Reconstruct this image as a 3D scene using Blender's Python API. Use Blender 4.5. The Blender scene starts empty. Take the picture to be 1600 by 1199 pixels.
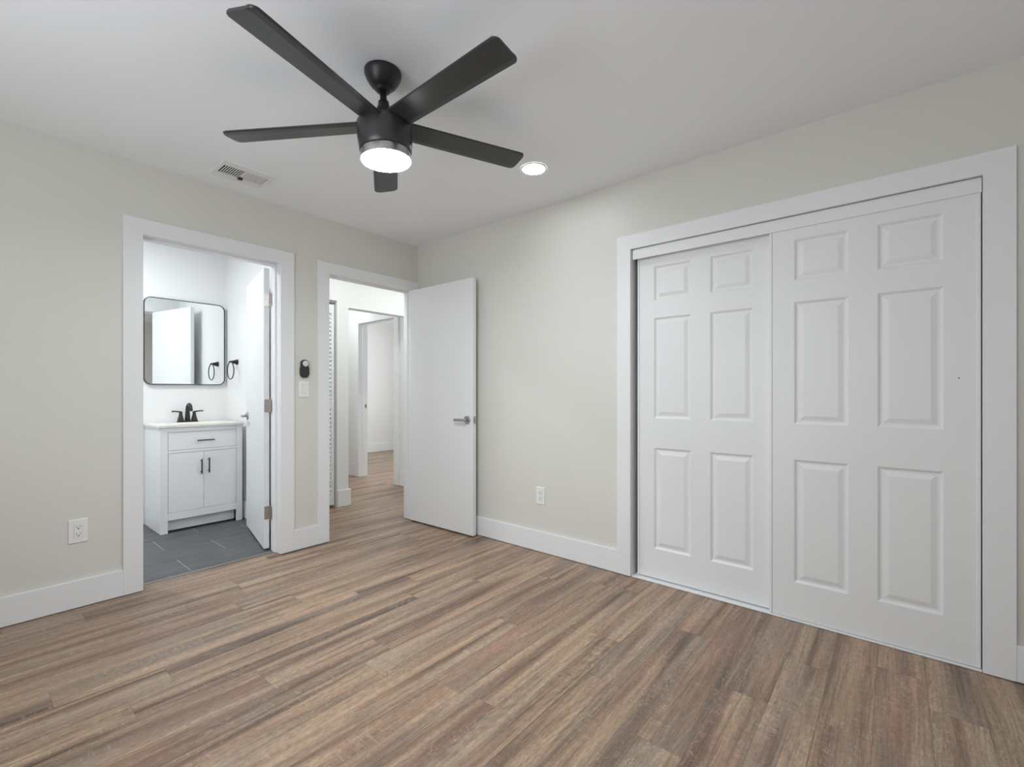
import bpy, bmesh, math, random
from mathutils import Vector, Matrix
R = math.radians
PI = math.pi
random.seed(7)
scene = bpy.context.scene
COL = scene.collection

# ------------------------------------------------------------------ camera
cam_d = bpy.data.cameras.new('camera')
cam_d.sensor_width = 36.0
cam_d.lens = 722.78 / 1600 * 36.0
cam_d.shift_y = 13.29 / 1600
cam_d.clip_start = 0.05
cam = bpy.data.objects.new('camera', cam_d)
COL.objects.link(cam)
cam.location = (-2.6557, -3.3102, 1.1321)
cam.rotation_euler = (R(90), 0, R(-50.27))
scene.camera = cam

# ------------------------------------------------------------------ world, exposure, fill lights added out of frame
vs = scene.view_settings
scene.display_settings.display_device = 'sRGB'
vs.view_transform = 'Standard'
vs.look = 'None'
vs.gamma = 1.0
vs.use_curve_mapping = False
vs.exposure = 0.0
scene.cycles.use_denoising = True
scene.cycles.max_bounces = 14
scene.cycles.diffuse_bounces = 10
scene.cycles.glossy_bounces = 6
scene.cycles.sample_clamp_indirect = 6.0

world = bpy.data.worlds.new('world')
scene.world = world
world.use_nodes = True
bg = world.node_tree.nodes['Background']
bg.inputs['Color'].default_value = (0.75, 0.85, 1.0, 1)
bg.inputs['Strength'].default_value = 0.6

P_FAN, P_SPOT = 23.0, 2.4                   # flux of the bedroom lamps
P_HALL, P_BATH = 6.4, 24.0                  # unseen downlights added in hall and bathroom
P_FILL, P_FAR = 32.0, 44.0                   # fill lights added at the unseen window and in the far room
def area(name, loc, rot, sx, sy, power, color=(1, 1, 1)):
    d = bpy.data.lights.new(name, 'AREA')
    d.shape = 'RECTANGLE'; d.size = sx; d.size_y = sy; d.energy = power; d.color = color
    o = bpy.data.objects.new(name, d); COL.objects.link(o)
    o.location = loc; o.rotation_euler = rot
    return o
FILL_COL = (0.90, 0.95, 1.0)
area('added_window_fill', (-3.80, -2.10, 1.45), (R(119), 0, R(-90)), 1.4, 1.2, P_FILL, FILL_COL)  # fill light added at the made-up side window, tilted up to brighten the ceiling
area('added_far_room_fill', (3.1, 2.3, 1.5), (R(90), 0, R(90)), 1.2, 1.4, P_FAR, FILL_COL)  # fill light added inside the far room, no window behind it

# ------------------------------------------------------------------ materials
def new_mat(name):
    m = bpy.data.materials.new(name); m.use_nodes = True
    nt = m.node_tree
    return m, nt, nt.nodes['Principled BSDF']
def node(nt, t, **kw):
    n = nt.nodes.new(t)
    for k, v in kw.items(): setattr(n, k, v)
    return n
def paint(name, color, rough=0.5, spec=0.35, bump=0.04, scale=220.0, var=0.015):
    m, nt, b = new_mat(name)
    tc = node(nt, 'ShaderNodeTexCoord')
    n = node(nt, 'ShaderNodeTexNoise'); n.inputs['Scale'].default_value = scale; n.inputs['Detail'].default_value = 3
    nt.links.new(tc.outputs['Object'], n.inputs['Vector'])
    n2 = node(nt, 'ShaderNodeTexNoise'); n2.inputs['Scale'].default_value = 1.7
    nt.links.new(tc.outputs['Object'], n2.inputs['Vector'])
    mx = node(nt, 'ShaderNodeMix', data_type='RGBA')
    mx.inputs['A'].default_value = tuple(c * (1 - var) for c in color) + (1,)
    mx.inputs['B'].default_value = tuple(min(1, c * (1 + var)) for c in color) + (1,)
    nt.links.new(n2.outputs['Fac'], mx.inputs['Factor'])
    nt.links.new(mx.outputs['Result'], b.inputs['Base Color'])
    b.inputs['Roughness'].default_value = rough
    b.inputs['Specular IOR Level'].default_value = spec
    if bump:
        bp = node(nt, 'ShaderNodeBump'); bp.inputs['Strength'].default_value = bump; bp.inputs['Distance'].default_value = 0.002
        nt.links.new(n.outputs['Fac'], bp.inputs['Height']); nt.links.new(bp.outputs['Normal'], b.inputs['Normal'])
    return m
def metal(name, color, rough=0.3, metallic=1.0):
    m, nt, b = new_mat(name)
    tc = node(nt, 'ShaderNodeTexCoord')
    n = node(nt, 'ShaderNodeTexNoise'); n.inputs['Scale'].default_value = 60
    nt.links.new(tc.outputs['Object'], n.inputs['Vector'])
    mr = node(nt, 'ShaderNodeMapRange')
    mr.inputs['To Min'].default_value = rough * 0.85; mr.inputs['To Max'].default_value = rough * 1.15
    nt.links.new(n.outputs['Fac'], mr.inputs['Value']); nt.links.new(mr.outputs['Result'], b.inputs['Roughness'])
    b.inputs['Base Color'].default_value = tuple(color) + (1,)
    b.inputs['Metallic'].default_value = metallic
    return m
def emit(name, color, strength):
    m, nt, b = new_mat(name)
    b.inputs['Base Color'].default_value = (0.9, 0.9, 0.9, 1)
    b.inputs['Emission Color'].default_value = tuple(color) + (1,)
    b.inputs['Emission Strength'].default_value = strength
    return m

M_WALL = paint('cream_wall_paint', (0.690, 0.680, 0.634), 0.42, 0.35)
M_CEIL = paint('ceiling_paint', (0.90, 0.925, 0.955), 0.8, 0.2)
M_TRIM = paint('white_trim_paint', (0.81, 0.815, 0.825), 0.38, 0.4, 0.0)
M_DOOR = paint('white_door_paint', (0.80, 0.805, 0.81), 0.42, 0.35, 0.02)
M_BATH = paint('white_bathroom_paint', (0.85, 0.845, 0.838), 0.45, 0.3)
M_HALL = paint('hall_wall_paint', (0.80, 0.80, 0.78), 0.5, 0.3)
M_VAN = paint('vanity_lacquer', (0.86, 0.86, 0.865), 0.35, 0.4, 0.0)
M_STONE = paint('countertop_stone', (0.80, 0.76, 0.70), 0.22, 0.5, 0.0, var=0.05)
M_PLATE = paint('white_plastic', (0.82, 0.82, 0.81), 0.35, 0.4, 0.0)
M_DARK = paint('dark_gap', (0.02, 0.02, 0.02), 0.9, 0.1, 0.0)
M_BLACK = metal('matte_black_metal', (0.028, 0.028, 0.03), 0.38, 0.35)
M_BRONZE = metal('dark_bronze_metal', (0.05, 0.048, 0.048), 0.3, 0.7)
M_BLADE = paint('black_blade_finish', (0.036, 0.038, 0.038), 0.36, 0.5, 0.0)
M_HOUSE = metal('graphite_motor_finish', (0.065, 0.063, 0.065), 0.36, 0.55)
M_NICKEL = metal('satin_nickel', (0.50, 0.49, 0.48), 0.30)
M_STEEL = metal('brushed_steel', (0.50, 0.47, 0.44), 0.35)
M_GREY = paint('screw_and_gap_grey', (0.10, 0.10, 0.105), 0.7, 0.2, 0.0)  # dark grey for screws, screw hole and painted shade in the vanity gaps
M_LINE = paint('soft_shadow_line', (0.42, 0.42, 0.42), 0.6, 0.2, 0.0)
M_SILL = paint('threshold_strip', (0.21, 0.185, 0.165), 0.5, 0.3, 0.0)
M_KEYPAD = paint('silver_keypad', (0.70, 0.70, 0.69), 0.35, 0.4, 0.0)
M_BLKPL = paint('black_plastic', (0.03, 0.03, 0.032), 0.4, 0.4, 0.0)
M_MIRROR = metal('mirror_glass', (0.93, 0.95, 0.95), 0.02)
M_MIRROR.node_tree.nodes['Principled BSDF'].inputs['Roughness'].default_value = 0.0
for l in list(M_MIRROR.node_tree.links):
    if l.to_socket.name == 'Roughness': M_MIRROR.node_tree.links.remove(l)
M_FANLENS = emit('fan_light_lens', (0.90, 0.965, 1.0), P_FAN / (PI * PI * 0.1 ** 2))
M_BATHLENS = emit('bath_downlight_lens', (0.90, 0.965, 1.0), P_BATH / (PI * PI * 0.066 ** 2))
M_HALLLENS = emit('hall_downlight_lens', (0.90, 0.965, 1.0), P_HALL / (PI * PI * 0.066 ** 2))
M_SPOTLENS = emit('downlight_lens', (0.90, 0.965, 1.0), P_SPOT / (PI * PI * 0.066 ** 2))

def wood_floor():
    m, nt, b = new_mat('oak_plank_floor')
    L = nt.links.new
    tc = node(nt, 'ShaderNodeTexCoord')
    at = node(nt, 'ShaderNodeAttribute'); at.attribute_name = 'plank'
    sp = node(nt, 'ShaderNodeSeparateColor'); L(at.outputs['Color'], sp.inputs['Color'])
    # every plank looks at its own piece of the texture
    off = node(nt, 'ShaderNodeVectorMath', operation='SCALE'); off.inputs['Scale'].default_value = 37.0
    L(at.outputs['Vector'], off.inputs[0])
    pos = node(nt, 'ShaderNodeVectorMath', operation='ADD')
    L(tc.outputs['Object'], pos.inputs[0]); L(off.outputs['Vector'], pos.inputs[1])
    def noise(sx, sy, detail=4, rough=0.55, dist=0.0):
        mp = node(nt, 'ShaderNodeMapping'); mp.inputs['Scale'].default_value = (sx, sy, 1)
        L(pos.outputs['Vector'], mp.inputs['Vector'])
        n = node(nt, 'ShaderNodeTexNoise'); n.inputs['Scale'].default_value = 1
        n.inputs['Detail'].default_value = detail; n.inputs['Roughness'].default_value = rough
        n.inputs['Distortion'].default_value = dist
        L(mp.outputs['Vector'], n.inputs['Vector'])
        return n.outputs['Fac']
    def ramp(fac, *stops):
        r = node(nt, 'ShaderNodeValToRGB'); e = r.color_ramp.elements
        e[0].position, e[0].color = stops[0][0], tuple(stops[0][1]) + (1,)
        e[1].position, e[1].color = stops[-1][0], tuple(stops[-1][1]) + (1,)
        for p, c in stops[1:-1]:
            q = e.new(p); q.color = tuple(c) + (1,)
        L(fac, r.inputs['Fac']); return r.outputs['Color']
    def mix(f, a, c, mode='MIX'):
        x = node(nt, 'ShaderNodeMix', data_type='RGBA', blend_type=mode)
        if isinstance(f, float): x.inputs['Factor'].default_value = f
        else: L(f, x.inputs['Factor'])
        for s, v in (('A', a), ('B', c)):
            if isinstance(v, tuple): x.inputs[s].default_value = v + (1,)
            else: L(v, x.inputs[s])
        return x.outputs['Result']
    g = lambda v: (v, v, v)
    streak = noise(0.65, 15, 4, 0.55, 0.5)
    c = ramp(streak, (0.34, (0.105, 0.068, 0.044)), (0.445, (0.235, 0.152, 0.098)), (0.53, (0.370, 0.252, 0.165)), (0.66, (0.470, 0.340, 0.226)))
    c = mix(1.0, c, ramp(noise(1.4, 44, 3, 0.6, 0.6), (0.36, g(0.60)), (0.47, g(1.0)), (0.68, g(1.14))), 'MULTIPLY')
    # rosy and grey tints
    rosy = ramp(noise(0.8, 8, 2, 0.5, 0.3), (0.42, g(0.0)), (0.66, g(1.0)))
    rs = node(nt, 'ShaderNodeMath', operation='MULTIPLY'); L(rosy, rs.inputs[0]); rs.inputs[1].default_value = 0.5
    c = mix(rs.outputs[0], c, (0.365, 0.205, 0.148))
    grey = ramp(noise(1.1, 9, 3, 0.5, 0.3), (0.46, g(0.0)), (0.68, g(1.0)))
    gs = node(nt, 'ShaderNodeMath', operation='MULTIPLY'); L(grey, gs.inputs[0]); gs.inputs[1].default_value = 0.52
    c = mix(gs.outputs[0], c, (0.325, 0.272, 0.220))
    # plank to plank tone
    tone = ramp(sp.outputs['Green'], (0.0, (0.85, 0.82, 0.79)), (0.5, (0.92, 0.89, 0.86)), (1.0, (1.0, 0.97, 0.935)))
    c = mix(1.0, c, tone, 'MULTIPLY')
    # growth-ring arches
    mpw = node(nt, 'ShaderNodeMapping'); mpw.inputs['Scale'].default_value = (2.6, 17, 1); L(pos.outputs['Vector'], mpw.inputs['Vector'])
    w = node(nt, 'ShaderNodeTexWave', wave_type='RINGS', rings_direction='Z')
    w.inputs['Scale'].default_value = 1.5; w.inputs['Distortion'].default_value = 9; w.inputs['Detail'].default_value = 3; w.inputs['Detail Scale'].default_value = 0.8
    L(mpw.outputs['Vector'], w.inputs['Vector'])
    arch = ramp(w.outputs['Fac'], (0.1, g(0.72)), (0.45, g(1.0)), (0.95, g(1.13)))
    am = ramp(noise(1.6, 9, 2), (0.50, g(0.0)), (0.64, g(0.6)))
    c = mix(am, c, mix(1.0, c, arch, 'MULTIPLY'))
    # fine grain along the plank
    c = mix(1.0, c, ramp(noise(9, 230, 5, 0.7), (0.28, g(0.66)), (0.5, g(1.0)), (0.72, g(1.24))), 'MULTIPLY')
    c = mix(1.0, c, ramp(noise(45, 110, 5, 0.8), (0.30, g(0.66)), (0.5, g(1.0)), (0.7, g(1.30))), 'MULTIPLY')
    # pale squiggles of open pores
    sq = ramp(noise(13, 30, 3, 0.6, 1.6), (0.475, g(0.0)), (0.50, g(0.5)), (0.525, g(0.0)))
    sm = ramp(noise(3.1, 13, 3, 0.6), (0.46, g(0.0)), (0.60, g(1.0)))
    sx = node(nt, 'ShaderNodeMath', operation='MULTIPLY'); L(sq, sx.inputs[0]); L(sm, sx.inputs[1])
    c = mix(sx.outputs[0], c, (0.60, 0.47, 0.35))
    # pale and dark saw marks across the plank, in patches
    saw = noise(120, 13, 3, 0.6)
    patch = ramp(noise(2.4, 14, 3, 0.6), (0.54, g(0.0)), (0.66, g(1.0)))
    lite = ramp(saw, (0.55, g(0.0)), (0.68, g(0.45)))
    lm = node(nt, 'ShaderNodeMath', operation='MULTIPLY'); L(lite, lm.inputs[0]); L(patch, lm.inputs[1])
    c = mix(lm.outputs[0], c, (0.56, 0.48, 0.39))
    dk = ramp(saw, (0.30, g(0.3)), (0.42, g(0.0)))
    dm = node(nt, 'ShaderNodeMath', operation='MULTIPLY'); L(dk, dm.inputs[0]); L(patch, dm.inputs[1])
    c = mix(dm.outputs[0], c, (0.13, 0.095, 0.07))
    # dark checks and pin knots
    chk = ramp(noise(3.0, 60, 4, 0.6), (0.70, g(0.0)), (0.76, g(0.7)))
    c = mix(chk, c, (0.075, 0.05, 0.036))
    vo = node(nt, 'ShaderNodeTexVoronoi'); vo.inputs['Scale'].default_value = 2.6; L(pos.outputs['Vector'], vo.inputs['Vector'])
    kn = ramp(vo.outputs['Distance'], (0.010, g(0.85)), (0.022, g(0.0)))
    c = mix(kn, c, (0.03, 0.02, 0.015))
    # seam edge of each plank (v = 0..1 across the plank in the blue channel is not needed: gaps are real geometry)
    L(c, b.inputs['Base Color'])
    b.inputs['Specular IOR Level'].default_value = 0.80
    rr = node(nt, 'ShaderNodeMapRange'); L(noise(9, 60, 3), rr.inputs['Value'])
    rr.inputs['To Min'].default_value = 0.33; rr.inputs['To Max'].default_value = 0.46
    L(rr.outputs['Result'], b.inputs['Roughness'])
    bp = node(nt, 'ShaderNodeBump'); bp.inputs['Strength'].default_value = 0.12; bp.inputs['Distance'].default_value = 0.002
    L(noise(12, 180, 4), bp.inputs['Height']); L(bp.outputs['Normal'], b.inputs['Normal'])
    return m
M_FLOOR = wood_floor()

def slate():
    m, nt, b = new_mat('slate_tile')
    L = nt.links.new
    tc = node(nt, 'ShaderNodeTexCoord')
    mp = node(nt, 'ShaderNodeMapping'); mp.inputs['Scale'].default_value = (1.0, 2.6, 1); L(tc.outputs['Object'], mp.inputs['Vector'])
    n = node(nt, 'ShaderNodeTexNoise'); n.inputs['Scale'].default_value = 6; n.inputs['Detail'].default_value = 6; L(mp.outputs['Vector'], n.inputs['Vector'])
    r = node(nt, 'ShaderNodeValToRGB'); L(n.outputs['Fac'], r.inputs['Fac'])
    r.color_ramp.elements[0].position = 0.3; r.color_ramp.elements[0].color = (0.078, 0.081, 0.085, 1)
    r.color_ramp.elements[1].position = 0.72; r.color_ramp.elements[1].color = (0.122, 0.126, 0.132, 1)
    L(r.outputs['Color'], b.inputs['Base Color'])
    b.inputs['Roughness'].default_value = 0.45; b.inputs['Specular IOR Level'].default_value = 0.4
    return m
M_SLATE = slate()
M_GROUT = paint('grout', (0.55, 0.55, 0.54), 0.8, 0.2, 0.0)

# ------------------------------------------------------------------ builders
def add_box(bm, x0, x1, y0, y1, z0, z1, bevel=0.0, mi=0):
    x0, x1 = sorted((x0, x1)); y0, y1 = sorted((y0, y1)); z0, z1 = sorted((z0, z1))
    v = [bm.verts.new(p) for p in ((x0,y0,z0),(x1,y0,z0),(x1,y1,z0),(x0,y1,z0),(x0,y0,z1),(x1,y0,z1),(x1,y1,z1),(x0,y1,z1))]
    fs = [bm.faces.new([v[i] for i in q]) for q in ((3,2,1,0),(4,5,6,7),(0,1,5,4),(1,2,6,5),(2,3,7,6),(3,0,4,7))]
    for f in fs: f.material_index = mi
    if bevel:
        es = list({e for f in fs for e in f.edges})
        bmesh.ops.bevel(bm, geom=es, offset=bevel, segments=2, affect='EDGES', profile=0.5)
    return fs
def add_rings(bm, rings, cap0=True, cap1=True, smooth=True):
    """loft closed rings of points"""
    vr = [[bm.verts.new(p) for p in r] for r in rings]
    n = len(vr[0])
    for a, b in zip(vr, vr[1:]):
        for i in range(n):
            f = bm.faces.new((a[i], a[(i + 1) % n], b[(i + 1) % n], b[i])); f.smooth = smooth
    if cap0: bm.faces.new(list(reversed(vr[0])))
    if cap1: bm.faces.new(vr[-1])
    return vr
def add_lathe(bm, profile, seg=40, center=(0, 0, 0), axis='Z', cap0=True, cap1=True):
    """profile: list of (r, h)"""
    rings = []
    for r, h in profile:
        ring = []
        for i in range(seg):
            a = 2 * PI * i / seg
            p = (r * math.cos(a), r * math.sin(a), h)
            if axis == 'X': p = (p[2], p[0], p[1])
            elif axis == 'Y': p = (p[1], p[2], p[0])
            ring.append((p[0] + center[0], p[1] + center[1], p[2] + center[2]))
        rings.append(ring)
    return add_rings(bm, rings, cap0, cap1)
def add_tube(bm, pts, rad, seg=12, closed=False, cap=True):
    pts = [Vector(p) for p in pts]; n = len(pts)
    rads = rad if isinstance(rad, (list, tuple)) else [rad] * n
    rings = []; up = None
    for i in range(n):
        a = pts[i - 1] if (i or closed) else pts[0]
        b = pts[(i + 1) % n] if (i < n - 1 or closed) else pts[-1]
        t = (b - a).normalized()
        if up is None:
            up = Vector((0, 0, 1)) if abs(t.z) < 0.9 else Vector((1, 0, 0))
        s = t.cross(up).normalized(); up = s.cross(t).normalized()
        rings.append([pts[i] + (s * math.cos(2*PI*k/seg) + up * math.sin(2*PI*k/seg)) * rads[i] for k in range(seg)])
    if closed:
        vr = [[bm.verts.new(p) for p in r] for r in rings]
        for i in range(n):
            a, b = vr[i], vr[(i + 1) % n]
            for k in range(seg):
                f = bm.faces.new((a[k], a[(k+1) % seg], b[(k+1) % seg], b[k])); f.smooth = True
    else:
        add_rings(bm, rings, cap, cap)
def obj(name, bm, mats, parent=None, loc=None, rotz=None):
    bmesh.ops.recalc_face_normals(bm, faces=bm.faces[:])
    me = bpy.data.meshes.new(name); bm.to_mesh(me); bm.free()
    for m in (mats if isinstance(mats, (list, tuple)) else [mats]): me.materials.append(m)
    o = bpy.data.objects.new(name, me); COL.objects.link(o)
    if parent is not None: o.parent = parent
    if loc is not None: o.location = loc
    if rotz is not None: o.rotation_euler = (0, 0, rotz)
    return o
def tag(o, label, cat, group=None):
    o['label'] = label; o['category'] = cat
    if group: o['group'] = group
    return o
def struct(o, label=None, cat=None):
    o['kind'] = 'structure'
    if label: o['label'] = label
    if cat: o['category'] = cat
    return o
def thing(name, label, cat, loc=(0, 0, 0), rotz=0.0, group=None):
    o = bpy.data.objects.new(name, None); COL.objects.link(o)
    o.empty_display_size = 0.05
    o.location = loc; o.rotation_euler = (0, 0, rotz)
    return tag(o, label, cat, group)
def boxes(name, lst, mat, parent=None, bevel=0.0):
    bm = bmesh.new()
    for b in lst: add_box(bm, *b, bevel=bevel)
    return obj(name, bm, mat, parent)
def rrect(w, h, r, n=8):
    """rounded rectangle outline, centred, counter-clockwise"""
    out = []
    for cx, cy, a0 in ((w/2-r, h/2-r, 0), (-w/2+r, h/2-r, 90), (-w/2+r, -h/2+r, 180), (w/2-r, -h/2+r, 270)):
        for i in range(n + 1):
            a = R(a0 + 90 * i / n); out.append((cx + r * math.cos(a), cy + r * math.sin(a)))
    return out

# ------------------------------------------------------------------ dimensions
H = 2.44
T = 0.018                      # casing and baseboard thickness
BX0, BX1 = -1.9733, -1.21      # bathroom doorway
HX0, HX1 = -0.8507, -0.070     # hall doorway
ZH = 2.030
CY0, CY1, CZ = -3.5782, -2.0586, 2.0056   # closet opening
XW, YW = -3.70, -4.30          # far sides of the bedroom
WT = 0.115                     # wall thickness
BB = 0.1455                    # baseboard height
BRX = -0.99                    # bathroom right wall
BY = 1.64                      # bathroom back wall

# ------------------------------------------------------------------ floors
def plank_floor():
    bm = bmesh.new()
    lay = bm.loops.layers.float_color.new('plank')
    W, LN, gap = 0.150, 1.22, 0.0004
    rnd = random.Random(21)
    fixed = {}
    for y0, xj in ((-2.95, -0.77), (-2.65, -0.45), (-2.80, -1.22), (-2.35, -0.74), (-3.55, -0.437), (-2.50, -1.03), (-2.20, -0.2), (-3.10, -1.62)):
        fixed[round((y0 + 2.35) / W)] = xj
    def quad(x0, x1, y0, y1, z, col):
        vs_ = [bm.verts.new(p) for p in ((x0,y0,z),(x1,y0,z),(x1,y1,z),(x0,y1,z))]
        f = bm.faces.new(vs_)
        for l in f.loops: l[lay] = col
    k0, k1 = math.floor((YW + 2.35) / W), math.ceil((4.4 + 2.35) / W)
    for k in range(k0, k1):
        y0, y1 = -2.35 + k * W, -2.35 + (k + 1) * W
        if y1 > 4.3: continue
        xmin, xmax = (XW, 0.09) if y0 < -0.05 else (-0.875, 4.0)
        if y0 < 0.12 and y1 > -0.05: xmin, xmax = XW, 0.95
        lim0 = YW if y0 < YW else y0
        j = fixed.get(k, rnd.uniform(0, LN))
        i0 = math.floor((xmin - j) / LN)
        x = j + i0 * LN
        while x < xmax:
            a, b = max(x, xmin), min(x + LN, xmax)
            if b - a > 0.002:
                lo, hi = max(y0, YW), y1
                # the bathroom doorway stops the planks at the tile edge
                if y1 > 0.05 and y0 < 0.12:
                    for (sa, sb, top) in ((a, min(b, -0.885), min(hi, 0.085)), (max(a, -0.885), b, hi)):
                        if sb - sa > 0.002 and top > lo:
                            col = (rnd.random(), rnd.random(), rnd.random(), 1)
                            quad(sa + gap, sb - gap, lo + gap, top - gap, 0, col)
                else:
                    quad(a + gap, b - gap, lo + gap, hi - gap, 0, (rnd.random(), rnd.random(), rnd.random(), 1))
            x += LN
    o = obj('floor', bm, M_FLOOR)
    # recalculated normals may point down on loose quads
    me = o.data
    b2 = bmesh.new(); b2.from_mesh(me)
    for f in b2.faces:
        if f.normal.z < 0: f.normal_flip()
    # dark underlay seen in the seams
    for x0, x1, y0, y1 in ((XW, 0.09, YW, 0.085), (-0.885, 4.0, 0.085, 4.3)):
        fs = add_box(b2, x0, x1, y0, y1, -0.06, -0.0012, mi=1)
    b2.to_mesh(me); b2.free(); me.materials.append(M_SEAM)
    return o
M_SEAM = paint('plank_seam', (0.15, 0.105, 0.075), 0.8, 0.1, 0.0)
struct(plank_floor(), 'brown oak plank floor running through bedroom and hall', 'floor')

def tile_floor():
    bm = bmesh.new()
    add_box(bm, -3.3, BRX, 0.085, BY, -0.06, -0.0022, mi=1)
    g = 0.0026
    rows = [(-0.165 + 0.297 * i) for i in range(0, 7)]
    offs = [0.0, -1.70, -1.405, -1.70, -1.40, -1.70, -1.40]
    for i, y0 in enumerate(rows):
        y1 = y0 + 0.297
        x = offs[i] - 0.605 * 6
        while x < BRX:
            a, b = max(x, -3.3), min(x + 0.605, BRX); c, d = max(y0, 0.088), min(y1, BY)
            if b - a > 0.01 and d - c > 0.01:
                add_box(bm, a + g, b - g, c + g * 0.6, d - g * 0.6, -0.01, 0.0)
            x += 0.605
    return obj('floor_bathroom', bm, [M_SLATE, M_GROUT])
struct(tile_floor(), 'dark slate tile floor inside the bathroom doorway', 'floor')

# ------------------------------------------------------------------ walls and ceilings
struct(boxes('ceiling', [(XW - .1, 4.1, YW - .1, 4.4, H, H + 0.1)], M_CEIL), 'flat white ceiling', 'ceiling')
struct(boxes('wall_left', [
    (XW - .1, BX0 - 0.02, 0, WT, 0, H), (BX0 - 0.02, BX1 + 0.02, 0, WT, ZH + 0.02, H), (BX1 + 0.02, HX0 - 0.02, 0, WT, 0, H),
    (HX0 - 0.02, HX1 + 0.02, 0, WT, ZH + 0.016, H), (HX1 + 0.02, 0.95, 0, WT, 0, H)], M_WALL),
    'cream painted wall with the two doorways', 'wall')
struct(boxes('wall_right', [
    (0, WT, CY1, -0.0, 0, H), (0, WT, CY0, CY1, CZ + 0.02, H), (0, WT, YW - .1, CY0 - 0.0, 0, H)], M_WALL),
    'cream painted wall with the wide closet opening', 'wall')
WY0, WY1, WZ0, WZ1 = -2.90, -1.30, 0.75, 2.15
struct(boxes('wall_rear', [(XW - .1, 0.0, YW - .12, YW, 0, H)], M_WALL))
struct(boxes('wall_side', [
    (XW - .12, XW, YW, WY0, 0, H), (XW - .12, XW, WY1, 0, 0, H), (XW - .12, XW, WY0, WY1, 0, WZ0), (XW - .12, XW, WY0, WY1, WZ1, H)], M_WALL))
# closet recess behind the sliding doors
struct(boxes('wall_closet', [(0.70, 0.75, CY0 - 0.3, CY1 + 0.3, 0, H), (WT, 0.70, CY0 - 0.35, CY0 - 0.3, 0, H), (WT, 0.70, CY1 + 0.3, CY1 + 0.35, 0, H)], M_WALL))
struct(boxes('floor_closet', [(0.09, 0.70, CY0 - 0.3, CY1 + 0.3, -0.06, 0.0)], M_SEAM))
# bathroom shell
struct(boxes('wall_bathroom_back', [(-3.4, BRX, BY, BY + 0.1, 0, H)], M_BATH), 'white bathroom wall behind the vanity', 'wall')
struct(boxes('wall_bathroom_right', [(BRX, BRX + 0.105, WT, BY + 0.1, 0, H)], [M_BATH]), 'white bathroom wall holding the towel ring', 'wall')
struct(boxes('wall_bathroom_left', [(-3.4, -3.3, WT, BY, 0, H)], M_BATH))
struct(boxes('wall_bathroom_front', [(-3.3, BX0 - 0.02, WT, WT + 0.006, 0, H), (BX0 - 0.02, BX1 + 0.02, WT, WT + 0.006, ZH + 0.02, H), (BX1 + 0.02, BRX, WT, WT + 0.006, 0, H)], M_BATH))
# hall shell: the wall opposite the bedroom door with its bifold closet and a wide passage
HY = 0.90
struct(boxes('wall_hall', [
    (-0.885, -0.268, HY, HY + 0.115, 2.026, H), (-0.268, -0.146, HY, HY + 0.115, 0, H), (-0.146, 0.78, HY, HY + 0.115, 1.975, H)], M_HALL),
    'bright hall wall and header opposite the bedroom doorway', 'wall')
struct(boxes('wall_linen_closet', [(-0.885, -0.146, 1.55, 1.60, 0, H), (-0.256, -0.146, HY + 0.115, 1.55, 0, H)], M_HALL))
struct(boxes('wall_passage', [(-0.146, -0.1, 1.60, 3.1, 0, H), (-0.1, 0.78, 3.0, 3.1, 0, H)], M_HALL))
FY0, FY1, FZ = 1.408, 2.185, 2.04
struct(boxes('wall_passage_end', [
    (0.78, 0.895, WT, FY0 - 0.015, 0, H), (0.78, 0.895, FY1 + 0.015, 4.3, 0, H), (0.78, 0.895, FY0 - 0.015, FY1 + 0.015, FZ + 0.015, H)], M_HALL),
    'pale wall at the end of the hall with an open doorway', 'wall')
struct(boxes('wall_far_room', [(0.895, 4.0, 4.25, 4.35, 0, H), (0.895, 4.0, 0.6, 0.7, 0, H)], M_HALL), 'pale wall of the far room beyond the hall', 'wall')
struct(boxes('wall_far_end', [(3.95, 4.05, 0.7, 4.25, 0, H)], M_HALL))  # unseen plain end wall of the far room, without a window

# baseboards
def bboard(name, lst, label=None):
    o = boxes(name, lst, M_TRIM, bevel=0.002)
    return struct(o, label, 'baseboard' if label else None)
CW = 0.088                     # casing width
bboard('baseboard_left', [(XW, BX0 - CW + .004, -0.016, 0, 0.003, BB)], 'tall white baseboard left of the bathroom doorway')
bboard('baseboard_middle', [(BX1 + 0.090, HX0 - CW + .004, -0.016, 0, 0.003, BB)], 'short white baseboard between the two doorways')
bboard('baseboard_right', [(-0.016, 0, CY1 + CW - 0.002, -0.0, 0.003, BB)], 'tall white baseboard between open door and closet')
bboard('baseboard_front', [(-0.016, 0, YW, CY0 - CW - 0.0, 0.003, BB)], 'white baseboard end beside the right closet casing')
bboard('baseboard_rear', [(XW, 0, YW, YW + 0.016, 0.003, BB)])
bboard('baseboard_side', [(XW, XW + 0.016, YW + 0.016, -0.016, 0.003, BB)])
bboard('baseboard_bathroom', [(BRX - 0.015, BRX, WT + 0.03, BY, 0.003, 0.155)], 'white baseboard on the bathroom wall beside the vanity')
bboard('baseboard_bathroom_back', [(-3.3, BRX - 0.015, BY - 0.015, BY, 0.003, 0.155)], 'white baseboard on the bathroom wall left of the vanity')
bboard('baseboard_post', [(-0.266, -0.125, HY - 0.016, HY, 0.002, 0.165), (-0.146, -0.128, HY, HY + 0.13, 0.002, 0.165)], 'white baseboard wrapped round the hall wall post')
bboard('baseboard_hall', [(0.764, 0.78, FY1 + 0.10, 3.0, 0.003, 0.165)], 'white baseboard left of the far doorway')
bboard('baseboard_passage', [(0.764, 0.78, WT, FY0 - 0.10, 0.003, 0.165)], 'white baseboard right of the far doorway')
bboard('baseboard_far', [(0.90, 3.95, 4.234, 4.25, 0.003, 0.16)], 'white baseboard in the far room seen through the hall')

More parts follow.
